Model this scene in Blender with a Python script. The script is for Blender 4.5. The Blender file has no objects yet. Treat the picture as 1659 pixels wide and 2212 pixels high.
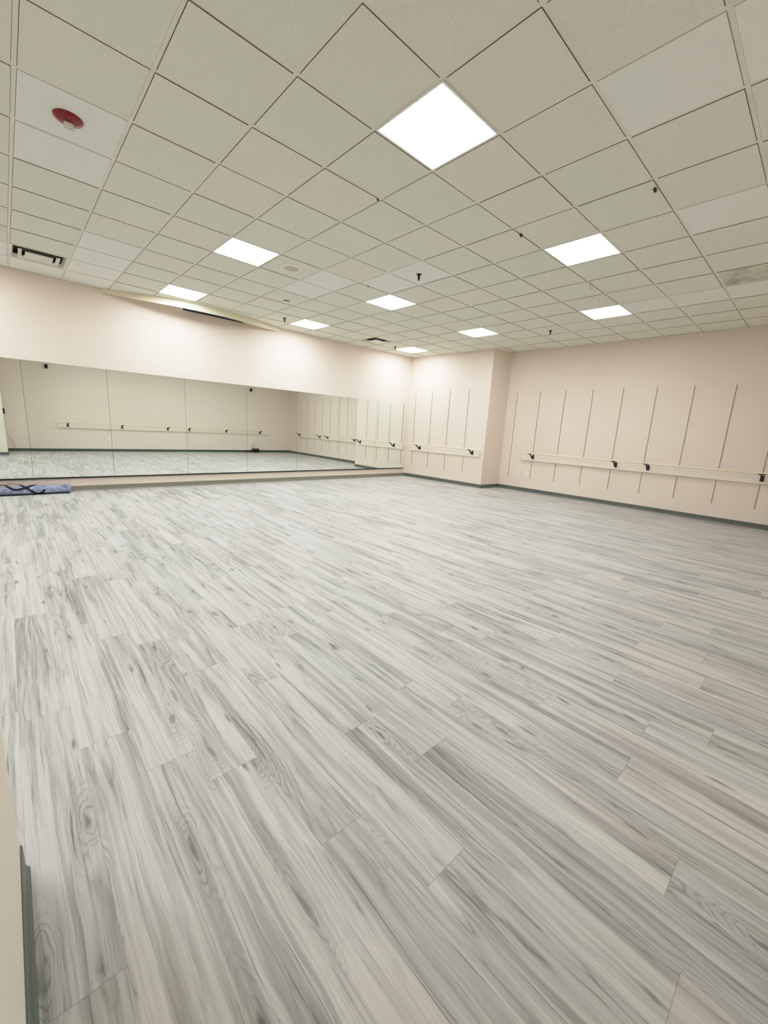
import bpy, bmesh, math, random
from mathutils import Vector, Matrix, noise

random.seed(7)
C = bpy.context.scene.collection
T = 0.6096                      # ceiling module (2 ft)
HC = 3.362                      # ceiling height
W, H = 1659, 2212

# ---------------------------------------------------------------- colour / materials
def s2l(c):
    return tuple(((v/255)/12.92 if v/255 <= .04045 else ((v/255+.055)/1.055)**2.4) for v in c) + (1.0,)

class NT:
    """small helper around a material's node tree"""
    def __init__(self, name):
        self.m = bpy.data.materials.new(name); self.m.use_nodes = True
        self.t = self.m.node_tree
        self.b = self.t.nodes['Principled BSDF']
    def n(self, typ, **kw):
        nd = self.t.nodes.new(typ)
        for k, v in kw.items():
            if k in nd.inputs: nd.inputs[k].default_value = v
            else: setattr(nd, k, v)
        return nd
    def l(self, a, b): self.t.links.new(a, b)
    def math(self, op, a, b=None, c=None, clamp=False):
        nd = self.t.nodes.new('ShaderNodeMath'); nd.operation = op; nd.use_clamp = clamp
        for i, v in enumerate((a, b, c)):
            if v is None: continue
            if isinstance(v, (int, float)): nd.inputs[i].default_value = v
            else: self.l(v, nd.inputs[i])
        return nd.outputs[0]
    def mix(self, f, a, b, blend='MIX'):
        nd = self.t.nodes.new('ShaderNodeMix'); nd.data_type = 'RGBA'; nd.blend_type = blend
        for sock, v in ((nd.inputs[0], f), (nd.inputs[6], a), (nd.inputs[7], b)):
            if isinstance(v, (int, float)): sock.default_value = v
            elif isinstance(v, tuple): sock.default_value = v
            else: self.l(v, sock)
        return nd.outputs[2]
    def ramp(self, f, p0, p1, interp='LINEAR'):
        nd = self.t.nodes.new('ShaderNodeMapRange'); nd.interpolation_type = 'SMOOTHSTEP' if interp == 'S' else 'LINEAR'
        self.l(f, nd.inputs[0]); nd.inputs[1].default_value = p0; nd.inputs[2].default_value = p1
        return nd.outputs[0]
    def noise(self, vec, sc=(1, 1, 1), scale=1.0, detail=2.0, rough=.5, dist=0.0):
        mp = self.t.nodes.new('ShaderNodeMapping'); mp.inputs['Scale'].default_value = sc
        self.l(vec, mp.inputs['Vector'])
        nd = self.t.nodes.new('ShaderNodeTexNoise')
        nd.inputs['Scale'].default_value = scale; nd.inputs['Detail'].default_value = detail
        nd.inputs['Roughness'].default_value = rough; nd.inputs['Distortion'].default_value = dist
        self.l(mp.outputs[0], nd.inputs['Vector'])
        return nd.outputs['Fac']
    def obj(self):
        return self.t.nodes.new('ShaderNodeTexCoord').outputs['Object']
    def geo(self):
        return self.t.nodes.new('ShaderNodeNewGeometry').outputs['Position']
    def set(self, **kw):
        for k, v in kw.items(): self.b.inputs[k.replace('_', ' ')].default_value = v
        return self

def plain(name, rgb, rough=.5, spec=.5, metal=0.0, var=.06, scale=30.0, bump=0.0):
    """paint / plastic / metal with a faint procedural mottling"""
    k = NT(name); c = s2l(rgb)
    f = k.noise(k.obj(), scale=scale, detail=3)
    lo = tuple(v*(1-var) for v in c[:3]) + (1,); hi = tuple(min(1, v*(1+var)) for v in c[:3]) + (1,)
    k.l(k.mix(f, lo, hi), k.b.inputs['Base Color'])
    k.set(Roughness=rough, Metallic=metal); k.b.inputs['Specular IOR Level'].default_value = spec
    if bump:
        bp = k.n('ShaderNodeBump', Strength=bump, Distance=.002); k.l(f, bp.inputs['Height'])
        k.l(bp.outputs[0], k.b.inputs['Normal'])
    return k.m

def wall_paint(name, rgb):
    k = NT(name); p = k.geo(); c = s2l(rgb)
    a = k.noise(p, scale=1.1, detail=3); b = k.noise(p, scale=160, detail=2)
    c1 = (c[0]*.97, c[1]*.965, c[2]*.955, 1); c2 = (min(1, c[0]*1.03), min(1, c[1]*1.03), min(1, c[2]*1.035), 1)
    k.l(k.mix(a, c1, c2), k.b.inputs['Base Color'])
    k.set(Roughness=.62); k.b.inputs['Specular IOR Level'].default_value = .25
    bp = k.n('ShaderNodeBump', Strength=.12, Distance=.0015); k.l(b, bp.inputs['Height']); k.l(bp.outputs[0], k.b.inputs['Normal'])
    return k.m

def tile_mat(name, rgb, speck, tone=.05, stain=False):
    k = NT(name); p = k.geo(); c = s2l(rgb)
    at = k.n('ShaderNodeAttribute', attribute_name='tone'); r = at.outputs['Fac']
    g = k.noise(p, scale=150, detail=4, rough=.75); g2 = k.noise(p, scale=70, detail=3, rough=.7)
    lo = tuple(v*(1-speck) for v in c[:3]) + (1,); hi = tuple(min(1, v*(1+speck*.6)) for v in c[:3]) + (1,)
    col = k.mix(k.ramp(g, .3, .7), lo, hi)
    col = k.mix(k.math('MULTIPLY', k.ramp(g2, .45, .75), speck*1.2, clamp=True), col, tuple(v*.72 for v in c[:3]) + (1,))
    # sheets differ a little: some warmer, some cooler, a slow water-mark mottling across them
    slow = k.noise(p, scale=1.7, detail=4, rough=.6)
    warm = (c[0]*(1+tone), c[1]*(1-tone*.15), c[2]*(1-tone*.3), 1); cool = (c[0]*(1-tone), c[1]*(1+tone*.1), c[2]*(1-tone*.5), 1)
    tint = k.mix(k.math('ADD', k.math('MULTIPLY', r, .7), k.math('MULTIPLY', slow, .3)), cool, warm)
    col = k.mix(.5, col, tint)
    if stain:
        st = k.noise(p, sc=(1.5, 3.0, 1), scale=1.6, detail=5, rough=.65)
        col = k.mix(k.math('MULTIPLY', k.ramp(st, .40, .66), .55), col, s2l((96, 92, 84)))
    k.l(col, k.b.inputs['Base Color']); k.set(Roughness=.9); k.b.inputs['Specular IOR Level'].default_value = .1
    bp = k.n('ShaderNodeBump', Strength=.35, Distance=.002); k.l(g, bp.inputs['Height']); k.l(bp.outputs[0], k.b.inputs['Normal'])
    return k.m

def floor_mat():
    k = NT('grey_oak_vinyl_plank')
    uv = k.n('ShaderNodeUVMap', uv_map='grain').outputs[0]
    loc = k.n('ShaderNodeUVMap', uv_map='local').outputs[0]
    tone = k.n('ShaderNodeAttribute', attribute_name='tone').outputs['Fac']
    fig = k.n('ShaderNodeAttribute', attribute_name='figure').outputs['Fac']
    # the grain wanders: shift the across coordinate by slow noise
    uv0 = uv
    wn = k.n('ShaderNodeTexNoise', Scale=1.0, Detail=3.0); wm = k.n('ShaderNodeMapping'); wm.inputs['Scale'].default_value = (5.0, 2.1, 1)
    k.l(uv0, wm.inputs['Vector']); k.l(wm.outputs[0], wn.inputs['Vector'])
    wa = k.n('ShaderNodeVectorMath', operation='MULTIPLY_ADD'); k.l(wn.outputs['Color'], wa.inputs[0])
    wa.inputs[1].default_value = (.032, .12, 0); k.l(uv0, wa.inputs[2]); uv = wa.outputs[0]
    # knots: stretched voronoi cells, only some of them carry a knot
    mp = k.n('ShaderNodeMapping'); mp.inputs['Scale'].default_value = (7.0, 1.75, 1); k.l(uv, mp.inputs['Vector'])
    wob = k.n('ShaderNodeTexNoise', Scale=1.9, Detail=3.0); k.l(mp.outputs[0], wob.inputs['Vector'])
    ad = k.n('ShaderNodeVectorMath', operation='MULTIPLY_ADD'); k.l(wob.outputs['Color'], ad.inputs[0])
    ad.inputs[1].default_value = (.55, .55, 0); k.l(mp.outputs[0], ad.inputs[2])
    vo = k.n('ShaderNodeTexVoronoi', Scale=1.0, voronoi_dimensions='2D'); k.l(ad.outputs[0], vo.inputs['Vector'])
    d = vo.outputs['Distance']
    sep = k.n('ShaderNodeSeparateColor'); k.l(vo.outputs['Color'], sep.inputs[0])
    gate = k.ramp(sep.outputs[0], .66, .72); gate2 = k.ramp(sep.outputs[1], .74, .78)
    kf = k.math('MULTIPLY', k.math('POWER', 2.718, k.math('MULTIPLY', k.math('MULTIPLY', d, d), -12.0)), gate)
    # growth-ring field: slow stretched noise plus a bump at each knot, then contour lines
    h = k.noise(uv, sc=(7.5, .62, 1), scale=1.0, detail=1.8, rough=.45, dist=.35)
    fld = k.math('ADD', h, k.math('MULTIPLY', kf, .40))
    fld = k.math('ADD', fld, k.math('MULTIPLY', k.noise(uv, sc=(55, 5, 1), scale=1.0, detail=2), .05))
    ring = k.math('MULTIPLY', k.math('PINGPONG', k.math('MULTIPLY', fld, 15.0), .5), 2.0)
    thin = k.math('POWER', ring, 8.0); soft = k.math('POWER', ring, 1.8)
    brk = k.ramp(k.noise(uv, sc=(30, 4.5, 1), scale=1.0, detail=3, rough=.6), .36, .62)
    zone = k.noise(uv, sc=(7.5, .9, 1), scale=1.0, detail=3, rough=.5, dist=.6)
    zone = k.ramp(k.math('ADD', zone, k.math('MULTIPLY', k.math('SUBTRACT', fig, .5), .16)), .51, .60, 'S')
    zone = k.math('MAXIMUM', zone, k.math('MULTIPLY', kf, 1.25), clamp=True)
    # streaks along the plank
    st = k.noise(uv, sc=(40, .8, 1), scale=1.0, detail=5, rough=.62, dist=.3)
    st2 = k.noise(uv, sc=(14.0, .6, 1), scale=1.0, detail=4, rough=.5, dist=.3)
    fib = k.noise(uv, sc=(260, 7.0, 1), scale=1.0, detail=3, rough=.75)
    fib2 = k.noise(uv, sc=(120, 3.0, 1), scale=1.0, detail=4, rough=.7, dist=.2)
    strk = k.noise(uv, sc=(105, 2.0, 1), scale=1.0, detail=3, rough=.6, dist=.5)
    light = s2l(FLOOR_L); mid = s2l(FLOOR_M); dark = s2l(FLOOR_D)
    col = k.mix(k.ramp(st, .45, .62), light, mid)
    col = k.mix(k.math('MULTIPLY', k.ramp(fib2, .50, .72), .45), col, mid)
    col = k.mix(k.math('MULTIPLY', k.ramp(st2, .53, .66, 'S'), .62), col, s2l(FLOOR_M2))
    col = k.mix(k.math('MULTIPLY', zone, k.math('ADD', .22, k.math('MULTIPLY', soft, .34))), col, s2l(FLOOR_M2))
    col = k.mix(k.math('MULTIPLY', k.math('MULTIPLY', zone, brk), k.math('MULTIPLY', thin, .78), clamp=True), col, dark)
    line = k.math('MULTIPLY', k.ramp(strk, .56, .66), k.ramp(st2, .46, .58), clamp=True)
    col = k.mix(k.math('MULTIPLY', line, .80), col, dark)
    line2 = k.math('MULTIPLY', k.ramp(strk, .30, .40), 1.0); line2 = k.math('SUBTRACT', 1.0, line2)
    col = k.mix(k.math('MULTIPLY', line2, .30), col, s2l((214, 212, 204)))
    # small pin knots and knot hearts
    heart = k.math('MULTIPLY', k.math('SUBTRACT', 1.0, k.ramp(d, .02, .11, 'S')), k.math('MAXIMUM', gate, gate2))
    col = k.mix(k.math('MULTIPLY', heart, .88), col, s2l((92, 86, 80)))
    # slow pink / green drift, fibre and per-plank tone
    drift = k.noise(uv, sc=(2.2, .5, 1), scale=1.0, detail=2)
    col = k.mix(k.math('MULTIPLY', k.ramp(drift, .35, .65), .30), col, k.mix(tone, s2l((178, 183, 175)), s2l((198, 186, 181))))
    col = k.mix(1.0, col, k.mix(fib, (.74, .74, .745, 1), (1.22, 1.22, 1.22, 1)), 'MULTIPLY')
    col = k.mix(1.0, col, k.mix(tone, (.955, .96, .965, 1), (1.035, 1.03, 1.025, 1)), 'MULTIPLY')
    # joints
    sp = k.n('ShaderNodeSeparateXYZ'); k.l(loc, sp.inputs[0])
    ex = k.math('MINIMUM', sp.outputs[0], k.math('SUBTRACT', .178, sp.outputs[0]))
    ey = k.math('MINIMUM', sp.outputs[1], k.math('SUBTRACT', 1.2192, sp.outputs[1]))
    jx = k.math('SUBTRACT', 1.0, k.ramp(ex, .0004, .0013)); jy = k.math('SUBTRACT', 1.0, k.ramp(ey, .0006, .0022))
    jn = k.math('MAXIMUM', k.math('MULTIPLY', jx, .22), k.math('MULTIPLY', jy, .36))
    col = k.mix(jn, col, s2l((92, 86, 78)))
    k.l(col, k.b.inputs['Base Color'])
    rg = k.ramp(fib, .2, .8); k.l(k.math('ADD', k.math('MULTIPLY', rg, .1), .40), k.b.inputs['Roughness'])
    k.b.inputs['Specular IOR Level'].default_value = .35
    bp = k.n('ShaderNodeBump', Strength=.12, Distance=.0008); k.l(k.math('SUBTRACT', fib, jn), bp.inputs['Height']); k.l(bp.outputs[0], k.b.inputs['Normal'])
    return k.m

def mirror_mat():
    k = NT('mirror_glass'); f = k.noise(k.obj(), scale=2.0, detail=2)
    k.l(k.mix(f, MIRROR_A, MIRROR_B), k.b.inputs['Base Color'])
    k.set(Metallic=1.0, Roughness=0.0); return k.m

def emit_mat(strength):
    k = NT('lit_diffuser')
    f = k.noise(k.obj(), scale=600, detail=1)
    k.l(k.mix(f, (.925, .975, 1.0, 1), (.94, .985, 1.0, 1)), k.b.inputs['Emission Color'])
    k.b.inputs['Base Color'].default_value = (.8, .8, .8, 1)
    k.b.inputs['Emission Strength'].default_value = strength
    return k.m

FLOOR_L = (195, 193, 189); FLOOR_M = (161, 158, 153); FLOOR_M2 = (121, 117, 113); FLOOR_D = (60, 55, 52)
MIRROR_A = (.89, .965, .94, 1); MIRROR_B = (.91, .975, .955, 1)
EMIT = 38.0

M = {}
M['wall'] = wall_paint('blush_wall_paint', (222, 208, 195))
M['near'] = wall_paint('near_wall_paint', (220, 214, 200))
M['floor'] = floor_mat()
M['tile'] = tile_mat('mineral_ceiling_tile', (224, 225, 214), .30, .06)
M['tile_white'] = tile_mat('new_white_ceiling_tile', (228, 230, 225), .03, .012)
M['tile_stain'] = tile_mat('stained_ceiling_tile', (218, 214, 202), .12, .05, True)
M['tile_edge'] = plain('raw_edge_groove_shade', (132, 118, 94), .9, .1)  # raw brown edge; the dark tone also paints in the groove shade
M['tile_edge_white'] = plain('clean_tile_edge', (222, 222, 214), .9, .1)
M['tee'] = plain('painted_steel_tee', (222, 220, 209), .5, .3)
M['plenum'] = plain('dark_plenum', (58, 52, 44), .9, .1)
M['base'] = plain('dark_green_vinyl_base', (88, 94, 87), .42, .5, var=.12, scale=14)
M['base_lit'] = plain('lit_green_vinyl_base', (124, 121, 108), .42, .5, var=.10, scale=14)  # same green base, with its lit gloss put into a paler colour
M['base_rear'] = plain('deep_green_vinyl_base', (58, 74, 62), .42, .5, var=.12, scale=14)
M['mirror'] = mirror_mat()
M['edge'] = plain('mirror_dark_edge', (92, 90, 72), .5)
M['black'] = plain('black_powder_coat', (16, 15, 17), .45, .5, var=.2)
M['channel'] = plain('black_channel', (12, 10, 12), .5)
M['std'] = plain('tan_steel_standard', (182, 164, 136), .5)
M['slot_shade'] = plain('slot_shadow', (112, 96, 74), .7)  # shade inside the slot given as a colour; the wire loop shares it
M['board'] = plain('painted_white_board', (226, 214, 200), .55, .3)
M['rail'] = plain('varnished_pale_wood', (226, 212, 184), .38, .5, var=.12, scale=18)
M['white_plastic'] = plain('white_plastic', (236, 234, 226), .35, .5)
M['slot'] = plain('outlet_slot', (70, 62, 54), .6)
M['fixture'] = plain('white_fixture_frame', (232, 234, 230), .4)
M['emit'] = emit_mat(EMIT)
M['vent'] = plain('white_enamel_diffuser', (218, 217, 208), .45, .4)
M['duct'] = plain('dark_duct', (26, 20, 20), .8)
M['red'] = plain('glossy_red_plastic', (122, 3, 6), .16, .45, var=.04)
M['lens'] = NT('clear_strobe_lens').set(Base_Color=(.9, .9, .88, 1), Roughness=.08, Transmission_Weight=.55, IOR=1.45).m
M['grille'] = plain('speaker_grille', (226, 223, 212), .6, .3, var=.10, scale=400)
M['grille_in'] = plain('speaker_grille_centre', (190, 184, 166), .7, .2, var=.18, scale=500)
M['strip'] = plain('cream_vinyl_strip', (226, 218, 194), .5, .4)
M['strap'] = plain('black_webbing', (22, 22, 30), .75, .2, var=.25, scale=200)
M['brass'] = plain('sprinkler_dark_metal', (40, 32, 28), .4, .5, .6)
M['cable'] = plain('grey_cable', (118, 112, 92), .6)

def bag_mat():
    k = NT('blue_grey_denim'); p = k.obj()
    a = k.noise(p, sc=(1, 2.2, 2.2), scale=8, detail=5, rough=.6, dist=1.2); b = k.noise(p, sc=(260, 260, 260), scale=1, detail=2)
    c = k.mix(k.ramp(a, .3, .7), s2l((84, 94, 126)), s2l((172, 180, 202)))
    c = k.mix(1.0, c, k.mix(b, (.8, .8, .82, 1), (1.12, 1.12, 1.1, 1)), 'MULTIPLY')
    k.l(c, k.b.inputs['Base Color']); k.set(Roughness=.85); k.b.inputs['Specular IOR Level'].default_value = .15
    bp = k.n('ShaderNodeBump', Strength=.8, Distance=.012); k.l(a, bp.inputs['Height']); k.l(bp.outputs[0], k.b.inputs['Normal'])
    return k.m
M['bag'] = bag_mat()

# ---------------------------------------------------------------- mesh helpers
def quad_box(bm, x0, x1, y0, y1, z0, z1):
    v = [bm.verts.new(p) for p in ((x0, y0, z0), (x1, y0, z0), (x1, y1, z0), (x0, y1, z0), (x0, y0, z1), (x1, y0, z1), (x1, y1, z1), (x0, y1, z1))]
    for f in ((3, 2, 1, 0), (4, 5, 6, 7), (0, 1, 5, 4), (1, 2, 6, 5), (2, 3, 7, 6), (3, 0, 4, 7)):
        bm.faces.new([v[i] for i in f])
    return v

def box(x0, x1, y0, y1, z0, z1, bev=0.0, seg=2):
    bm = bmesh.new(); quad_box(bm, min(x0, x1), max(x0, x1), min(y0, y1), max(y0, y1), min(z0, z1), max(z0, z1))
    if bev: bmesh.ops.bevel(bm, geom=bm.edges[:], offset=bev, segments=seg, affect='EDGES', profile=.5)
    return bm

def tube(bm, pts, r, seg=12, cap=True):
    """round tube along points; r a number or a list"""
    pts = [Vector(p) for p in pts]; rings = []
    rr = r if isinstance(r, (list, tuple)) else [r]*len(pts)
    up = Vector((0, 0, 1))
    for i, p in enumerate(pts):
        t = (pts[min(i+1, len(pts)-1)]-pts[max(i-1, 0)]).normalized()
        a = t.cross(up)
        if a.length < 1e-3: a = t.cross(Vector((1, 0, 0)))
        a.normalize(); b = t.cross(a).normalized(); up = a.cross(t) if abs(a.cross(t).length) > .1 else up
        rings.append([bm.verts.new(p+a*math.cos(2*math.pi*k/seg)*rr[i]+b*math.sin(2*math.pi*k/seg)*rr[i]) for k in range(seg)])
    for A, B in zip(rings, rings[1:]):
        for k in range(seg): bm.faces.new((A[k], A[(k+1) % seg], B[(k+1) % seg], B[k]))
    if cap:
        bm.faces.new(rings[0][::-1]); bm.faces.new(rings[-1])
    return bm

def lathe(bm, prof, seg=32, c=(0, 0, 0)):
    """profile [(r,z)...] turned about z; closes to the axis where r == 0"""
    rings = []
    for r, z in prof:
        if r < 1e-6: rings.append([bm.verts.new((c[0], c[1], c[2]+z))])
        else: rings.append([bm.verts.new((c[0]+r*math.cos(2*math.pi*k/seg), c[1]+r*math.sin(2*math.pi*k/seg), c[2]+z)) for k in range(seg)])
    for A, B in zip(rings, rings[1:]):
        for k in range(seg):
            k2 = (k+1) % seg
            if len(A) == 1 and len(B) == 1: continue
            if len(A) == 1: bm.faces.new((A[0], B[k2], B[k]))
            elif len(B) == 1: bm.faces.new((A[k], A[k2], B[0]))
            else: bm.faces.new((A[k], A[k2], B[k2], B[k]))
    return bm

def prism(bm, poly, x0, x1):
    """polygon in (y,z) swept along x"""
    a = [bm.verts.new((x0, y, z)) for y, z in poly]; b = [bm.verts.new((x1, y, z)) for y, z in poly]
    n = len(poly)
    for i in range(n): bm.faces.new((a[i], a[(i+1) % n], b[(i+1) % n], b[i]))
    bm.faces.new(a[::-1]); bm.faces.new(b)
    return bm

def obj(name, bm, mat, parent=None, smooth=False, loc=None):
    bmesh.ops.recalc_face_normals(bm, faces=bm.faces[:])
    me = bpy.data.meshes.new(name); bm.to_mesh(me); bm.free()
    for m in (mat if isinstance(mat, (list, tuple)) else [mat]): me.materials.append(m)
    if smooth:
        for p in me.polygons: p.use_smooth = True
        try: me.set_sharp_from_angle(angle=math.radians(38))
        except Exception: pass
    o = bpy.data.objects.new(name, me); C.objects.link(o)
    if parent is not None: o.parent = parent
    if loc is not None: o.location = loc
    return o

def thing(name, label, cat, loc, rotz=0.0, group=None):
    o = bpy.data.objects.new(name, None); C.objects.link(o); o.empty_display_size = .1
    o.location = loc; o.rotation_euler = (0, 0, rotz); o['label'] = label; o['category'] = cat
    if group: o['group'] = group
    return o

def tag(o, label, cat, group=None):
    o['label'] = label; o['category'] = cat
    if group: o['group'] = group
    return o

def struct(name, bm, mat, parent=None, smooth=False):
    o = obj(name, bm, mat, parent, smooth)
    if parent is None: o['kind'] = 'structure'
    return o

def dup(root, loc, rotz=None, label=None, group=None):
    r = root.copy(); C.objects.link(r); r.location = loc
    if rotz is not None: r.rotation_euler = (0, 0, rotz)
    if label: r['label'] = label
    if group: r['group'] = group
    for ch in list(root.children):
        c = ch.copy(); C.objects.link(c); c.parent = r
        for g in list(ch.children):
            d = g.copy(); C.objects.link(d); d.parent = c
    return r

# ---------------------------------------------------------------- plan of the room (metres)
MS, RS = -.0179, -.004
def mir_y(x): return 5.358 + MS*(x-9.054)          # mirror wall
def rgt_x(y): return 9.827 + RS*(y-2.629)          # right wall
def frn_y(x): return -3.35 + MS*x                  # wall behind the camera
PC, PP, PI_ = Vector((9.054, 5.358)), Vector((9.130, 2.709)), Vector((9.827, 2.629))
XL = -2.6                                          # wall at the far left, out of the frame
NB = (-2.6, .279, -1.763)                          # near partition: x0, x1 (right face), y (end face)

def wall_slab(p0, p1, n, z0, z1, th=.12, mat=None):
    """slab behind the line p0-p1, n points into the room"""
    bm = bmesh.new(); p0, p1, n = Vector(p0), Vector(p1), Vector(n).normalized()
    q = [p0, p1, p1-n*th, p0-n*th]
    a = [bm.verts.new((v.x, v.y, z0)) for v in q]; b = [bm.verts.new((v.x, v.y, z1)) for v in q]
    for i in range(4): bm.faces.new((a[i], a[(i+1) % 4], b[(i+1) % 4], b[i]))
    bm.faces.new(a[::-1]); bm.faces.new(b)
    return bm
def join(*bms):
    out = bmesh.new()
    for b in bms:
        me = bpy.data.meshes.new('tmp'); b.to_mesh(me); b.free(); out.from_mesh(me); bpy.data.meshes.remove(me)
    return out

ZT = HC + .10
nM = Vector((MS, -1)).normalized(); nR = Vector((-1, RS)).normalized(); nF = -nM
dA = (PP-PC); nA = Vector((dA.y, -dA.x)).normalized(); nA = nA if nA.x < 0 else -nA
nS = Vector((-.114, -1)).normalized()
struct('wall_back', join(
    wall_slab((XL-.1, mir_y(XL-.1)), (3.0, mir_y(3.0)), nM, 0, ZT),
    wall_slab((3.0, mir_y(3.0)), (4.15, mir_y(4.15)), nM, 0, 3.300),
    wall_slab((4.15, mir_y(4.15)), (9.15, mir_y(9.15)), nM, 0, ZT)), M['wall'])
pier = bmesh.new()
poly = [PC+Vector((0, .1)), PP, PI_, Vector((9.95, 2.615)), Vector((9.95, 5.45))]
a = [pier.verts.new((v.x, v.y, 0)) for v in poly]; b = [pier.verts.new((v.x, v.y, ZT)) for v in poly]
for i in range(5): pier.faces.new((a[i], a[(i+1) % 5], b[(i+1) % 5], b[i]))
pier.faces.new(a[::-1]); pier.faces.new(b)
struct('wall_corner', pier, M['wall'])
struct('wall_right', wall_slab((rgt_x(2.75), 2.75), (rgt_x(-3.75), -3.75), nR, 0, ZT), M['wall'])
struct('wall_front', wall_slab((XL-.1, frn_y(XL-.1)), (9.97, frn_y(9.97)), nF, 0, ZT), M['wall'])
struct('wall_left', wall_slab((XL, -3.5), (XL, 5.7), (1, 0), 0, ZT), M['wall'])
struct('wall_near', box(NB[0], NB[1], -3.34, NB[2], 0, ZT, .004, 2), M['near'])

# ---------------------------------------------------------------- floor: planks run towards the mirror wall
def build_floor():
    bm = bmesh.new()
    g = bm.loops.layers.uv.new('grain'); lo = bm.loops.layers.uv.new('local')
    tl = bm.faces.layers.float.new('tone'); fl = bm.faces.layers.float.new('figure')
    PW, PL = .178, 1.2192
    known = {-1: -1.79, 0: -1.04, 1: -1.348, 2: -1.912, 3: -2.213, -2: -1.594, -3: -1.31, -4: -2.2}
    k0 = int(math.floor((XL-.997)/PW)); k1 = int(math.ceil((9.95-.997)/PW))
    rnd = random.Random(21); last = 0
    for k in range(k0, k1):
        x0 = .997+k*PW; x1 = x0+PW
        ph = known.get(k)
        r = rnd.random()
        if ph is None:
            ph = (last+.3+.6*r)*PL
        last = (ph/PL) % 1
        y = ph-PL*(math.ceil((ph+3.75)/PL))
        while y < 5.75:
            ya, yb = y, y+PL
            ox, oy = rnd.uniform(0, 60), rnd.uniform(0, 60); sg = rnd.choice((-1, 1)); sx = rnd.choice((-1, 1))
            f = bm.faces.new([bm.verts.new(p) for p in ((x0, ya, 0), (x1, ya, 0), (x1, yb, 0), (x0, yb, 0))])
            for L, (u, v) in zip(f.loops, ((0, 0), (PW, 0), (PW, PL), (0, PL))):
                L[g].uv = (ox+u*sx, oy+v*sg); L[lo].uv = (u, v)
            t = rnd.random(); f[tl] = t; f[fl] = rnd.random()
            y += PL
    bmesh.ops.remove_doubles(bm, verts=bm.verts[:], dist=1e-5)
    return bm
fo = struct('floor', build_floor(), M['floor'])

# ---------------------------------------------------------------- ceiling: lay-in tiles on a tee grid
LIGHTS = [(4, -2), (4, 3), (4, 7), (8, -2), (8, 3), (8, 7), (12, -1), (12, 3), (13, 7), (-1, -2), (-1, 3), (-1, 7)]
VENTS = [(1, 7), (11, 7)]
WHITE = {(1, 1), (1, 2), (2, 5), (2, 6), (2, 7), (2, 8), (0, 7), (0, 8), (1, 8), (5, -4), (5, -5), (8, -4), (12, -2), (12, -3), (12, -4),
         (6, 3), (6, 4), (7, 1), (7, 2)}
STAIN = {(11, -4)}
def build_ceiling():
    bm = bmesh.new(); tl = bm.faces.layers.float.new('tone'); rnd = random.Random(5)
    gp = .0148
    skip = set(LIGHTS) | set(VENTS)
    for i in range(-5, 17):
        for j in range(-7, 10):
            if (i, j) in skip: continue
            xa, xb, ya, yb = i*T+gp, (i+1)*T-gp, j*T+gp, (j+1)*T-gp
            xa = max(xa, XL); yb = min(yb, mir_y((xa+xb)/2)+.02); xb = min(xb, 9.9); ya = max(ya, frn_y(xa)-.02)
            if xb-xa < .03 or yb-ya < .03: continue
            if i in (5, 6) and j == 8: yb = min(yb, 5.22)      # the opening behind the sagging strip
            t = rnd.random(); mi = 1 if (i, j) in WHITE else 2 if (i, j) in STAIN else 0
            dz = rnd.uniform(-.0012, .0012)
            v = [bm.verts.new(p) for p in ((xa, ya, HC+dz), (xb, ya, HC+dz), (xb, yb, HC+dz), (xa, yb, HC+dz))]
            u = [bm.verts.new((p.co.x, p.co.y, HC+.016)) for p in v]
            fs = [bm.faces.new(v[::-1])]+[bm.faces.new((v[q], v[(q+1) % 4], u[(q+1) % 4], u[q])) for q in range(4)]
            for f in fs: f[tl] = t; f.material_index = 4 if mi == 1 else 3
            fs[0].material_index = mi
    return bm
ceil_o = struct('ceiling', build_ceiling(), [M['tile'], M['tile_white'], M['tile_stain'], M['tile_edge'], M['tile_edge_white']])
def build_tees():
    bm = bmesh.new(); hw = .0125
    for i in range(-4, 17): quad_box(bm, i*T-hw, i*T+hw, -3.5, mir_y(i*T), HC+.004, HC+.0056)
    for j in range(-5, 10):
        for i in range(-5, 17):
            xa, xb = max(i*T+hw, XL), min((i+1)*T-hw, 9.9)
            if j*T > 5.52: continue
            quad_box(bm, xa, xb, j*T-hw, j*T+hw, HC+.0045, HC+.006)
    return bm
obj('tee_grid', build_tees(), M['tee'], ceil_o)
obj('plenum_deck', box(XL-.1, 9.97, -3.7, 5.75, HC+.09, HC+.11), M['plenum'], ceil_o)

# wall angle where the ceiling meets the walls
def angle_trim(p0, p1, n):
    return wall_slab(Vector(p0)+Vector(n)*.020, Vector(p1)+Vector(n)*.020, n, HC-.004, HC+.0005, .022)
struct('trim_1', angle_trim((rgt_x(2.62), 2.62), (rgt_x(-3.5), -3.5), nR), M['tee'])
struct('trim_2', angle_trim(PC, PP, nA), M['tee'])
struct('trim_3', angle_trim(PP, PI_, nS), M['tee'])
struct('trim_4', angle_trim((XL, mir_y(XL)), (1.76, mir_y(1.76)), nM), M['tee'])
struct('trim_5', angle_trim((4.98, mir_y(4.98)), (9.05, mir_y(9.05)), nM), M['tee'])

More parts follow.
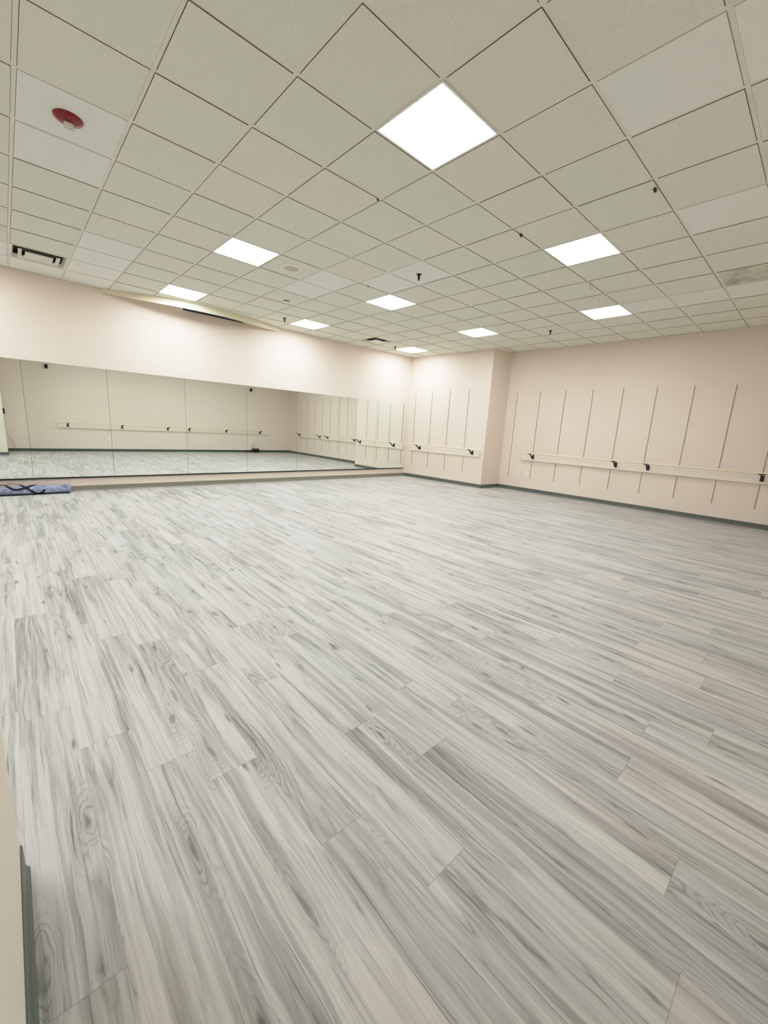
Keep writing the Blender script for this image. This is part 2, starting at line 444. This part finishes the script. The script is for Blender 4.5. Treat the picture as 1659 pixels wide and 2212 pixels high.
# ---------------------------------------------------------------- vinyl cove base
def cove(p0, p1, n, h=.092, e0=0.0, e1=0.0):
    p0, p1, n = Vector(p0), Vector(p1), Vector(n).normalized(); d = (p1-p0).normalized(); p0 = p0-d*e0; p1 = p1+d*e1
    prof = [(0, 0), (.016, 0), (.015, .004), (.009, .012), (.006, .022), (.0055, h-.004), (.003, h), (0, h)]
    bm = bmesh.new()
    A = [bm.verts.new((p0.x+n.x*o, p0.y+n.y*o, z)) for o, z in prof]; B = [bm.verts.new((p1.x+n.x*o, p1.y+n.y*o, z)) for o, z in prof]
    for i in range(len(prof)-1): bm.faces.new((A[i], A[i+1], B[i+1], B[i]))
    bm.faces.new(A[::-1]); bm.faces.new(B)
    return bm
struct('baseboard_back', cove((XL, mir_y(XL)), PC, nM), M['base_lit'])
struct('baseboard_corner', join(cove(PC, PP, nA, e1=.006), cove(PP, PI_, nS, e0=.006)), M['base'])
struct('baseboard_right', cove(PI_, (rgt_x(-3.52), -3.52), nR), M['base'])
struct('baseboard_front', cove((NB[1], frn_y(NB[1])), (9.85, frn_y(9.85)), nF), M['base_rear'])
struct('baseboard_near', join(cove((NB[0], NB[2]), (NB[1], NB[2]), (0, 1), e1=.006), cove((NB[1], NB[2]), (NB[1], -3.33), (1, 0), e0=.006)), M['base'])

# ---------------------------------------------------------------- mirror wall
def frame_at(p, n, z=0.0):
    """location and z-rotation of a wall frame: local y points into the room"""
    return (p[0], p[1], z), math.atan2(n[1], n[0])-math.pi/2
seams = [-.60, .618, 1.724, 2.971, 4.196, 5.410, 6.622, 7.831, 8.915]
names = ['mirror panel cut by the left photo edge, above the blue bag',
         'mirror panel with the barre start and a small black speaker in it',
         'mirror panel third from the left edge, most of one barre in it',
         'mirror panel fourth from the left edge, two black barre brackets in it',
         'mirror panel reflecting the black floor box and a small speaker',
         'mirror panel third from the room corner, reflecting the right wall',
         'mirror panel second from the room corner, reflecting the pier edge',
         'mirror panel nearest the room corner, reflecting the bright pier wall']
zb, zt = .250, 2.078
yaw = [math.radians(0.8), 0, 0, 0, 0, 0, 0, 0]
for q in range(8):
    xa, xb = seams[q], seams[q+1]
    xr = xb if q == 0 else (xa+xb)/2
    loc, rz = frame_at((xr, mir_y(xr)), nM, 0)
    t = thing('studio_mirror', 'frameless '+names[q], 'mirror', loc, rz+yaw[q], 'mirror panels along the back wall')
    # local x runs along the wall towards -world x for a wall facing -y
    w0, w1 = -(xb-xr), -(xa-xr)
    obj('glass', box(w0+.0022, w1-.0022, .010, .016, zb, zt), M['mirror'], t)
    obj('backing', box(w0, w1, .0005, .0095, zb+.002, zt-.002), M['edge'], t)
loc, rz = frame_at((4.2, mir_y(4.2)), nM, 0)
ch = obj('mirror_channel', prism(bmesh.new(), [(0.0005, .225), (.030, .225), (.030, .2485), (.0005, .2485)], -(8.945-4.2), 4.8), M['channel'])
ch.location = loc; ch.rotation_euler = (0, 0, rz)
tag(ch, 'long thin black metal channel holding up the bottom edge of the mirrors', 'mirror channel')

# ---------------------------------------------------------------- shelf standards on the right walls
STD = None
def standard(p, n, label, group):
    global STD
    loc, rz = frame_at(p, n, .335)
    if STD is None:
        t = thing('shelf_standard', label, 'shelf standard', loc, rz, group)
        hh = 2.105; w = .0055
        bm = bmesh.new(); prism(bm, [(0.0003, 0), (.007, 0), (.007, hh), (.0003, hh)], -w, -.0025)
        prism(bm, [(0.0003, 0), (.007, 0), (.007, hh), (.0003, hh)], .0025, w)
        obj('track', bm, M['std'], t)
        obj('slot_strip', box(-.0025, .0025, .0003, .003, .002, hh-.002), M['slot_shade'], t)
        STD = t
    else:
        dup(STD, loc, rz, label, group)
ords = ['first', 'second', 'third', 'fourth', 'fifth', 'sixth', 'seventh', 'eighth', 'ninth', 'tenth']
for k, y in enumerate((5.104, 4.508, 3.910, 3.312)):
    f = (y-PC.y)/(PP.y-PC.y); p = PC+(PP-PC)*f
    standard(p, nA, 'thin tan vertical shelf standard on the pier wall, %s from the mirror corner' % ords[k], 'shelf standards on the pier wall')
for k in range(10):
    y = 2.369-.599*k
    standard((rgt_x(y), y), nR, 'thin tan vertical shelf standard on the long right wall, %s from the pier' % ords[k], 'shelf standards on the right wall')

# ---------------------------------------------------------------- ballet barres
def bracket_parts(t, x):
    br = obj('bracket', None or arm_bm(x), M['black'], t, smooth=True)
    obj('base_plate', box(x-.026, x+.026, .0265, .036, .818, .922, .003), M['black'], br)
    obj('saddle', saddle_bm(x), M['black'], br, smooth=True)
    return br
def arm_bm(x):
    pts = [(x, .036, .850), (x, .070, .856), (x, .105, .872), (x, .135, .894), (x, .160, .916), (x, .188, .931)]
    bm = bmesh.new(); hs = [.030, .024, .018, .014, .012, .011]
    rings = []
    for (px_, y, z), h in zip(pts, hs):
        rings.append([bm.verts.new((x+dx, y, z+dz)) for dx, dz in ((-.011, -h), (.011, -h), (.011, h), (-.011, h))])
    for A, B in zip(rings, rings[1:]):
        for k in range(4): bm.faces.new((A[k], A[(k+1) % 4], B[(k+1) % 4], B[k]))
    bm.faces.new(rings[0][::-1]); bm.faces.new(rings[-1])
    return bm
def saddle_bm(x):
    bm = bmesh.new(); r = .0172; n = 9; R0 = .023
    inn = []; out = []
    for k in range(n):
        a = math.pi*1.08+(math.pi*.84)*k/(n-1)
        inn.append((.20+r*math.cos(a), .960+r*math.sin(a))); out.append((.20+R0*math.cos(a), .960+R0*math.sin(a)))
    prism(bm, inn+out[::-1], x-.05, x+.05)
    return bm
def barre(p, n, x0, x1, bx, label, group, bx0=None, bx1=None):
    """p: wall point under local x=0, lengths along local x"""
    loc, rz = frame_at(p, n, 0)
    t = thing('ballet_barre', label, 'ballet barre', loc, rz, group)
    r = bmesh.new(); tube(r, [(x0, .20, .960), (x0+.004, .20, .960), (x1-.004, .20, .960), (x1, .20, .960)], [.0125, .0165, .0165, .0125], 20)
    obj('rail', r, M['rail'], t, smooth=True)
    obj('mounting_board', box(x0 if bx0 is None else bx0, x1 if bx1 is None else bx1, .0075, .0265, .772, .952, .003), M['board'], t)
    for x in bx: bracket_parts(t, x)
    return t
# right wall: local x = world +y (seen from the wall frame) for a wall facing -x
def loc_x(p, n, q):
    """local x of world point q in the wall frame at p"""
    rz = math.atan2(n[1], n[0])-math.pi/2
    return (q[0]-p[0])*math.cos(rz)+(q[1]-p[1])*math.sin(rz)
def wbarre(p, n, a, b, brs, label, group, ba=None, bb=None):
    xs = sorted((loc_x(p, n, a), loc_x(p, n, b)))
    bs = None if ba is None else sorted((loc_x(p, n, ba), loc_x(p, n, bb)))
    return barre(p, n, xs[0], xs[1], [loc_x(p, n, q) for q in brs], label, group, *(bs or (None, None)))
def pa(y): f = (y-PC.y)/(PP.y-PC.y); v = PC+(PP-PC)*f; return (v.x, v.y)
def pr(y): return (rgt_x(y), y)
def pf(x): return (x, frn_y(x))
wbarre(pa(3.9), nA, pa(5.108), pa(2.695), [pa(4.80), pa(3.026)], 'short pale wood ballet barre on two black brackets, on the pier wall', 'ballet barres on the right-hand walls', pa(5.19), pa(2.816))
wbarre(pr(.85), nR, pr(2.062), pr(-.352), [pr(1.742), pr(-.124)], 'pale wood ballet barre on the long right wall, next to the power outlet', 'ballet barres on the right-hand walls', pr(2.05), pr(-.3695))
wbarre(pr(-1.6), nR, pr(-.382), pr(-2.80), [pr(-.724), pr(-2.432)], 'pale wood ballet barre on the right wall, cut by the right photo edge', 'ballet barres on the right-hand walls', pr(-.3705), pr(-2.80))
wbarre(pf(3.1), nF, pf(1.25), pf(4.98), [pf(1.585), pf(3.142), pf(4.641)], 'pale ballet barre on three brackets seen in the mirror, nearer the left edge', 'ballet barres on the wall behind the camera', pf(1.30), pf(5.046))
wbarre(pf(6.9), nF, pf(5.115), pf(8.67), [pf(5.411), pf(6.876), pf(8.373)], 'pale ballet barre on three brackets seen in the mirror, above the black box', 'ballet barres on the wall behind the camera', pf(5.048), pf(8.80))

# ---------------------------------------------------------------- power outlets
OUT = None
def outlet(p, n, z, label):
    global OUT
    loc, rz = frame_at(p, n, z)
    if OUT is None:
        t = thing('power_outlet', label, 'power outlet', loc, rz, 'white wall outlets')
        obj('cover_plate', box(-.036, .036, .0003, .006, -.058, .058, .0025), M['white_plastic'], t)
        for s in (-1, 1):
            r = obj('receptacle', box(-.017, .017, .006, .0085, s*.026-.0145, s*.026+.0145, .002), M['white_plastic'], t)
            bm = bmesh.new(); quad_box(bm, -.0085, -.0055, .0085, .0092, s*.026-.004, s*.026+.007); quad_box(bm, .0055, .0085, .0085, .0092, s*.026-.003, s*.026+.007)
            quad_box(bm, -.003, .003, .0085, .0092, s*.026-.011, s*.026-.006)
            obj('slots', bm, M['slot'], r)
        OUT = t
    else: dup(OUT, loc, rz, label)
outlet(pr(1.866), nR, .450, 'white duplex power outlet low on the right wall below the barre')
outlet(pf(2.714), nF, .455, 'white power outlet on the wall behind the camera, seen in the mirror')
outlet(pf(7.935), nF, .410, 'white outlet seen in the mirror above the black box, lower of its two')
outlet(pf(8.075), nF, .470, 'white outlet seen in the mirror above the black box, higher of its two')

# ---------------------------------------------------------------- ceiling fixtures
LT = None
def light(i, j, label):
    global LT
    loc = (i*T+T/2, j*T+T/2, HC)
    if LT is None:
        t = thing('ceiling_light', label, 'ceiling light', loc, 0, 'square LED ceiling panels')
        h = T/2-.006; w = T/2-.020
        bm = bmesh.new()
        o = [(-h, -h), (h, -h), (h, h), (-h, h)]; n_ = [(-w, -w), (w, -w), (w, w), (-w, w)]
        zz = [[bm.verts.new((x, y, z)) for x, y in P] for P, z in ((o, .012), (o, -.004), (n_, -.005), (n_, .012))]
        for A, B in zip(zz, zz[1:]):
            for k in range(4): bm.faces.new((A[k], A[(k+1) % 4], B[(k+1) % 4], B[k]))
        obj('frame', bm, M['fixture'], t)
        obj('diffuser', box(-w+.0005, w-.0005, -w+.0005, w-.0005, -.003, .004), M['emit'], t)
        LT = t
    else: dup(LT, loc, 0, label)
LL = {(4, -2): 'large glowing square LED ceiling panel nearest the camera',
      (4, 3): 'glowing LED ceiling panel beside the round ceiling speaker',
      (4, 7): 'glowing LED ceiling panel above the sagging cream strip',
      (8, -2): 'glowing LED ceiling panel right of the nearest one, beside a black clip',
      (8, 3): 'glowing LED ceiling panel in the middle of the room, beside two white tiles',
      (8, 7): 'glowing LED ceiling panel just past the end of the sagging strip',
      (12, -1): 'glowing LED ceiling panel beside a row of white tiles near the right wall',
      (12, 3): 'glowing LED ceiling panel in front of the pier, farther than the middle one',
      (13, 7): 'smallest glowing LED ceiling panel, in the far corner beside the far vent',
      (-1, -2): 'LED ceiling panel out of frame to the left, over the near partition end',
      (-1, 3): 'LED ceiling panel out of frame to the left, midway down the room',
      (-1, 7): 'LED ceiling panel out of frame to the left, by the mirror wall'}
for ij in LIGHTS: light(ij[0], ij[1], LL[ij])

def sq_ring(bm, ho, zo, hi, zi):
    A = [bm.verts.new((x*ho, y*ho, zo)) for x, y in ((-1, -1), (1, -1), (1, 1), (-1, 1))]
    B = [bm.verts.new((x*hi, y*hi, zi)) for x, y in ((-1, -1), (1, -1), (1, 1), (-1, 1))]
    for k in range(4): bm.faces.new((A[k], A[(k+1) % 4], B[(k+1) % 4], B[k]))
VT = None
def vent(i, j, label):
    global VT
    loc = (i*T+T/2, j*T+T/2, HC)
    if VT is None:
        t = thing('air_vent', label, 'air vent', loc, 0, 'square ceiling air diffusers')
        h = T/2-.006
        bm = bmesh.new(); sq_ring(bm, h, .010, h, -.002); sq_ring(bm, h, -.002, .276, -.002); sq_ring(bm, .276, -.002, .255, .045)
        obj('outer_frame', bm, M['vent'], t)
        def hood(lo_, hi_, z0, z1):
            bm = bmesh.new(); sq_ring(bm, lo_, z0, hi_, z1); sq_ring(bm, lo_-.003, z0+.0005, hi_-.003, z1-.003); sq_ring(bm, lo_, z0, lo_-.003, z0+.0005); sq_ring(bm, hi_, z1, hi_-.003, z1-.003); return bm
        obj('louver', hood(.216, .178, -.010, .006), M['vent'], t)
        bm = bmesh.new(); sq_ring(bm, .145, -.010, .120, .002); bm.faces.new([bm.verts.new((x*.145, y*.145, -.010)) for x, y in ((-1, -1), (1, -1), (1, 1), (-1, 1))])
        obj('centre_plate', bm, M['vent'], t)
        bm = bmesh.new(); sq_ring(bm, .256, .045, .256, .086); bm.faces.new([bm.verts.new((x*.256, y*.256, .086)) for x, y in ((-1, -1), (1, -1), (1, 1), (-1, 1))])
        obj('duct', bm, M['duct'], t)
        VT = t
    else: dup(VT, loc, 0, label)
vent(1, 7, 'square white stepped air diffuser in the ceiling at the left edge of the photo')
vent(11, 7, 'square stepped air diffuser in the ceiling above the far end of the mirrors')

# red fire strobe
t = thing('fire_alarm_strobe', 'round glossy red fire alarm strobe on a white ceiling tile', 'fire alarm', (.897, .905, HC))
bm = bmesh.new(); lathe(bm, [(0, .0), (.086, .0), (.088, -.003), (.087, -.008), (.082, -.015), (.070, -.022), (.050, -.028), (.030, -.031), (0, -.032)], 48); obj('housing', bm, M['red'], t, smooth=True)
bm = box(-.030, .030, -.019, .019, -.064, -.030, .008, 3); obj('strobe_lens', bm, M['lens'], t, smooth=True)
bm = bmesh.new(); tube(bm, [(-.024, 0, -.047), (.024, 0, -.047)], .005, 10); obj('flash_tube', bm, M['white_plastic'], t, smooth=True)

# ceiling speaker grille
t = thing('ceiling_speaker', 'round white ceiling speaker grille with a darker centre beside a light panel', 'ceiling speaker', (3.365, 2.133, HC))
bm = bmesh.new(); lathe(bm, [(.160, .0), (.160, -.004), (.150, -.007), (.098, -.009), (.094, -.007)], 48); obj('rim', bm, M['grille'], t, smooth=True)
bm = bmesh.new(); lathe(bm, [(.094, -.007), (.07, -.009), (0, -.010)], 40); obj('grille', bm, M['grille_in'], t, smooth=True)

# smoke detector
t = thing('smoke_detector', 'small round white smoke detector on the ceiling before the sagging strip', 'smoke detector', (4.022, 3.452, HC))
bm = bmesh.new(); lathe(bm, [(.066, .0), (.066, -.010), (.058, -.016), (.050, -.017)], 36); obj('base', bm, M['white_plastic'], t, smooth=True)
bm = bmesh.new(); lathe(bm, [(.048, -.017), (.048, -.028), (.044, -.032)], 36); obj('sensing_ring', bm, M['slot'], t, smooth=True)
bm = bmesh.new(); lathe(bm, [(.046, -.032), (.044, -.042), (.030, -.048), (0, -.049)], 36); obj('cap', bm, M['white_plastic'], t, smooth=True)

# sprinkler heads
SP = None
def sprinkler(x, y, label):
    global SP
    if SP is None:
        t = thing('sprinkler_head', label, 'fire sprinkler', (x, y, HC), 0, 'pendant sprinkler heads')
        bm = bmesh.new(); lathe(bm, [(.036, .0), (.036, -.003), (.028, -.009), (.014, -.011)], 28); obj('escutcheon', bm, M['brass'], t, smooth=True)
        bm = bmesh.new(); lathe(bm, [(.014, -.008), (.014, -.030), (.018, -.031), (.018, -.038), (.009, -.040), (.007, -.062), (.003, -.066)], 20); obj('body', bm, M['brass'], t, smooth=True)
        fr = bmesh.new()
        for s in (-1, 1): tube(fr, [(s*.013, 0, -.036), (s*.017, 0, -.050), (s*.010, 0, -.062), (0, 0, -.068)], .0035, 8)
        obj('yoke', fr, M['brass'], t, smooth=True)
        bm = bmesh.new(); lathe(bm, [(0, -.067), (.017, -.068), (.018, -.071), (0, -.072)], 24); obj('deflector', bm, M['brass'], t, smooth=True)
        SP = t
    else: dup(SP, (x, y, HC), 0, label)
sprinkler(4.573, .945, 'dark pendant sprinkler head in the white tile at mid ceiling')
sprinkler(4.600, 4.560, 'dark pendant sprinkler head by the far end of the sagging strip')
sprinkler(8.235, .905, 'dark pendant sprinkler head near the right wall, between two light panels')
sprinkler(7.700, 4.640, 'dark pendant sprinkler head between the far vent and the corner light panel')

# black clips left on the grid
CL = None
def clip(x, y, label, sc=1.0):
    global CL
    if CL is None:
        t = thing('ceiling_clip', label, 'clip', (x, y, HC), 0, 'small black clips on the ceiling grid')
        obj('jaw', box(-.022, .022, -.009, .009, -.022, -.0045, .003), M['black'], t)
        obj('hook', box(-.007, .007, -.005, .005, -.032, -.021, .002), M['brass'], t)
        CL = t
    else:
        r = dup(CL, (x, y, HC), 0, label); r.scale = (sc, sc, sc)
clip(4.405, -1.828+.03, 'black clip on the ceiling grid nearest the right edge of the photo')
clip(4.415, -.614, 'black clip on the ceiling grid beside the light panel at right')
clip(3.027, .020, 'tiny black clip on the ceiling grid below the nearest light panel', .5)
clip(7.271*T, 2.986*T, 'tiny black clip on the ceiling grid next to the middle light panel', .6)

# loose wire loop under the right-hand grid
bm = bmesh.new()
tube(bm, [(-.014, 0, .004), (-.018, 0, -.03), (-.010, 0, -.065), (.004, 0, -.078), (.014, 0, -.060), (.012, 0, -.025), (.004, 0, .004)], .0018, 6)
w = obj('wire_loop', bm, M['slot_shade'], None, True, (10.185*T, -1.119*T+.06, HC)); w.rotation_euler = (0, 0, -.7)
tag(w, 'thin loop of wire hanging from the ceiling grid between two light panels at right', 'wire')

# ---------------------------------------------------------------- sagging strip at the top of the mirror wall
def sag_strip():
    plan = [(1.76, 0), (1.95, .07), (2.20, .19), (2.50, .31), (2.85, .41), (3.25, .455), (3.65, .44), (4.00, .36), (4.35, .24), (4.65, .12), (4.96, 0)]
    bm = bmesh.new(); n = len(plan); rows = []
    zlow = [3.295, 3.280, 3.262, 3.248, 3.240, 3.236, 3.236, 3.240, 3.248, 3.262, 3.285]
    for (x, o), zl in zip(plan, zlow):
        y = mir_y(x)-o-.001
        rows.append([(x, y, HC-.001), (x, y-.004, HC-.012), (x, y-.006, zl+.012), (x, y-.012, zl+.004), (x, y-.010, zl), (x, y, zl), (x, y+.001, HC-.012)])
    V = [[bm.verts.new(p) for p in r] for r in rows]; m = 7
    for A, B in zip(V, V[1:]):
        for k in range(m): bm.faces.new((A[k], A[(k+1) % m], B[(k+1) % m], B[k]))
    bm.faces.new(V[0]); bm.faces.new(V[-1][::-1])
    return bm
o = obj('sagging_strip', sag_strip(), M['strip'], None, True)
tag(o, 'long cream edge strip bowing away from the wall below the ceiling, above the mirrors', 'ceiling edge strip')

# ---------------------------------------------------------------- wall speakers, box and cables seen in the mirror
SK = None
def wall_speaker(x, z, label):
    global SK
    loc, rz = frame_at(pf(x), nF, z)
    if SK is None:
        t = thing('wall_speaker', label, 'speaker', loc, rz, 'small black wall speakers')
        obj('mount', box(-.015, .015, .0003, .045, -.02, .02, .003), M['black'], t)
        obj('cabinet', box(-.038, .038, .040, .125, -.062, .062, .008, 3), M['black'], t, smooth=True)
        obj('grille', box(-.033, .033, .125, .129, -.056, .056, .002), M['strap'], t)
        SK = t
    else: dup(SK, loc, rz, label)
wall_speaker(1.175, 2.70, 'small black speaker high on the rear wall, seen in the second mirror panel')
wall_speaker(7.97, 2.66, 'small black speaker high on the rear wall, seen in the mirror above the black box')

loc, rz = frame_at(pf(8.12), nF, 0)
t = thing('subwoofer_box', 'black equipment box on the floor against the rear wall, seen in the mirror', 'subwoofer', loc, rz)
obj('cabinet', box(-.135, .135, .030, .23, .012, .165, .006), M['black'], t)
obj('front_grille', box(-.120, .120, .23, .235, .025, .155, .003), M['strap'], t)
for sx in (-1, 1):
    for y in (.05, .21):
        bm = bmesh.new(); lathe(bm, [(0, 0), (.012, 0), (.014, .012), (0, .012)], 14, (sx*.115, y, 0)); obj('foot', bm, M['strap'], t)
loc, rz = frame_at(pf(7.80), nF, 0)
t = thing('power_strip', 'long black power strip on the floor beside the black equipment box, seen in the mirror', 'power strip', loc, rz)
obj('housing', box(-.15, .15, .025, .075, 0, .042, .004), M['black'], t)
for q in range(5):
    obj('socket', box(-.12+q*.052, -.088+q*.052, .036, .064, .042, .0435), M['slot'], t)
def cable(pts, r, label, mat):
    bm = bmesh.new()
    P = [Vector(p) for p in pts]; out = []
    for i in range(len(P)-1):
        p0, p1, p2, p3 = P[max(i-1, 0)], P[i], P[i+1], P[min(i+2, len(P)-1)]
        for s in range(6):
            u = s/6; out.append(.5*((2*p1)+(p2-p0)*u+(2*p0-5*p1+4*p2-p3)*u*u+(3*p1-p0-3*p2+p3)*u**3))
    out.append(P[-1]); tube(bm, out, r, 8)
    o = obj('power_cable', bm, mat, None, True); tag(o, label, 'cable', 'cables on the wall behind the camera'); return o
fy = lambda x, o: frn_y(x)+o
cable([(7.935, fy(7.935, .012), .395), (7.945, fy(7.945, .05), .36), (7.99, fy(7.99, .06), .27), (8.02, fy(8.02, .05), .18), (8.03, fy(8.03, .035), .12)], .004, 'grey cable from the lower outlet down to the black box, seen in the mirror', M['cable'])
cable([(8.075, fy(8.075, .012), .45), (8.08, fy(8.08, .05), .40), (8.07, fy(8.07, .06), .30), (8.06, fy(8.06, .05), .2), (8.06, fy(8.06, .035), .13)], .004, 'grey cable from the higher outlet down to the black box, seen in the mirror', M['cable'])
cable([(NB[1]+.004, fy(.3, .08), .47), (.315, fy(.3, .09), .465), (.36, fy(.36, .06), .40), (.41, fy(.41, .03), .27), (.44, fy(.44, .022), .15), (.445, fy(.445, .02), .02)], .005, 'thin grey cable drooping to the baseboard at the far left of the mirror', M['cable'])

# pull station on the end of the near partition (only its reflection shows)
loc = (NB[1], NB[2]-.085, 1.245)
t = thing('alarm_pull_switch', 'red and black fire alarm pull station at the left edge of the mirror', 'fire alarm', loc, -math.pi/2)
obj('back_box', box(-.062, .062, .0003, .03, -.085, .085, .004), M['black'], t)
obj('front_plate', box(-.055, .055, .03, .045, -.065, .060, .006), M['red'], t)
obj('pull_handle', box(-.030, .030, .045, .058, -.02, .015, .004), M['white_plastic'], t)

# ---------------------------------------------------------------- folded blue bag by the mirror wall
def bag():
    x0b, x1b = -.42, 1.075
    xm = .35
    loc = (xm, 5.42+MS*xm, 0)
    t = thing('mat_bag', 'long blue-grey cloth mat bag with black straps on the floor below the mirrors', 'bag', loc, math.atan(MS))
    bm = bmesh.new(); nx, na = 110, 44; rows = []
    for i in range(nx+1):
        u = i/nx; x = x0b-xm+(x1b-x0b)*u
        e = min(u, 1-u)*nx/5.0
        k = 1.0 if e >= 1 else .80+.20*math.sin(e*math.pi/2)
        ring = []
        for q in range(na):
            a = 2*math.pi*q/na
            cy, cz = math.cos(a), math.sin(a)
            ry, rz = .088, .066
            # squarer, flat-bottomed roll
            y = math.copysign(abs(cy)**.8, cy)*ry; z = math.copysign(abs(cz)**(.85 if cz > 0 else .55), cz)*rz
            s = math.sin(x*34+a*2.1+2*noise.noise(Vector((x*4, a, 1))))*.0055+noise.noise(Vector((x*11, math.cos(a)*1.4, math.sin(a)*1.4)))*.010+noise.noise(Vector((x*38+a*4, math.cos(a)*3, math.sin(a)*3+5)))*.004
            s *= max(0, min(1, .35+cz))
            sc = k+s/.07
            jx = (noise.noise(Vector((a*3, 9, i*.3)))*.012) if (i == 0 or i == nx) else 0
            ring.append(bm.verts.new((x+jx, y*sc, max(.006, .067+z*sc))))
        rows.append(ring)
    for A, B in zip(rows, rows[1:]):
        for q in range(na): bm.faces.new((A[q], A[(q+1) % na], B[(q+1) % na], B[q]))
    for R, xo in ((rows[0], .02), (rows[-1], -.02)):
        c = bm.verts.new((R[0].co.x+xo, 0, .06))
        for q in range(na): bm.faces.new((R[q], R[(q+1) % na], c))
    obj('cloth_body', bm, M['bag'], t, smooth=True)
    bm = box(x0b-xm+.01, x1b-xm-.03, -.096, .075, 0, .020, .006); obj('dark_underside', bm, M['strap'], t, smooth=True)  # black slab along the underside of the bag
    # straps: points on the bag, in wall-frame coordinates (x, y from the bag axis, z)
    A = [(-.02, .05, .135), (.12, .03, .150), (.21, .022, .158), (.259, .015, .153), (.30, -.045, .130), (.345, -.080, .104), (.40, -.088, .092), (.482, -.082, .108), (.545, -.052, .130), (.619, .0, .143), (.64, .03, .140)]
    B = [(.02, -.02, .143), (.12, .0, .150), (.208, .0, .148), (.293, .02, .160), (.349, .022, .176), (.427, .010, .152), (.47, -.04, .135), (.516, -.080, .110), (.572, -.094, .062), (.631, -.096, .028), (.690, -.096, .034), (.722, -.094, .062), (.726, -.092, .082)]
    for P in (A, B):
        bm = bmesh.new(); pv = []
        Q = [Vector((x-xm, y, z)) for x, y, z in P]; out = []
        for i in range(len(Q)-1):
            p0, p1, p2, p3 = Q[max(i-1, 0)], Q[i], Q[i+1], Q[min(i+2, len(Q)-1)]
            for s in range(5):
                u = s/5; out.append(.5*((2*p1)+(p2-p0)*u+(2*p0-5*p1+4*p2-p3)*u*u+(3*p1-p0-3*p2+p3)*u**3))
        out.append(Q[-1])
        for i, p in enumerate(out):
            tt = (out[min(i+1, len(out)-1)]-out[max(i-1, 0)]).normalized()
            nn = Vector((0, p.y, p.z-.067)).normalized(); wd = tt.cross(nn).normalized(); nn = wd.cross(tt).normalized()
            pv.append([bm.verts.new(p+nn*.004+wd*a_+nn*b_) for a_, b_ in ((-.014, 0), (.014, 0), (.014, .005), (-.014, .005))])
        for a_, b_ in zip(pv, pv[1:]):
            for q in range(4): bm.faces.new((a_[q], a_[(q+1) % 4], b_[(q+1) % 4], b_[q]))
        bm.faces.new(pv[0][::-1]); bm.faces.new(pv[-1])
        obj('strap', bm, M['strap'], t, smooth=True)
bag()

# ---------------------------------------------------------------- camera
def cam():
    f, yw, pi, ro = 874.2, .751, -.2026, .0566
    cy, sy, cp, sp, cr, sr = math.cos(yw), math.sin(yw), math.cos(pi), math.sin(pi), math.cos(ro), math.sin(ro)
    fwd = Vector((cp*sy, cp*cy, sp)); right = Vector((cy, -sy, 0)); up = right.cross(fwd)
    r2 = right*cr+up*sr; u2 = -right*sr+up*cr
    cd = bpy.data.cameras.new('camera'); cd.sensor_fit = 'HORIZONTAL'; cd.sensor_width = 36; cd.lens = f/W*36
    cd.clip_start = .01; cd.clip_end = 60
    o = bpy.data.objects.new('camera', cd); C.objects.link(o)
    o.matrix_world = Matrix(((r2.x, u2.x, -fwd.x, .3677), (r2.y, u2.y, -fwd.y, -3.1436), (r2.z, u2.z, -fwd.z, 1.3465), (0, 0, 0, 1)))
    bpy.context.scene.camera = o
cam()

# ---------------------------------------------------------------- light & colour management
sc = bpy.context.scene
wd = bpy.data.worlds.new('world'); sc.world = wd; wd.use_nodes = True
wd.node_tree.nodes['Background'].inputs[0].default_value = (.5, .5, .48, 1); wd.node_tree.nodes['Background'].inputs[1].default_value = .05
sc.view_settings.view_transform = 'Standard'; sc.view_settings.look = 'None'; sc.view_settings.exposure = 0.0; sc.view_settings.gamma = 1.0
# the photograph is a phone's tone-mapped frame: highlights roll off before they clip
vs = sc.view_settings; vs.use_curve_mapping = True
cm = vs.curve_mapping; cm.clip_max_x = 4.0; cm.clip_max_y = 2.0; cm.extend = 'EXTRAPOLATED'
cv = cm.curves[3]
cv.points[0].location = (0, 0); cv.points[1].location = (3.5, 1.06)
for p in ((.42, .43), (.70, .68), (1.0, .83), (1.5, .94), (2.2, 1.0)): cv.points.new(*p)
cm.update()
sc.cycles.max_bounces = 16; sc.cycles.diffuse_bounces = 10; sc.cycles.glossy_bounces = 6
sc.cycles.use_denoising = True
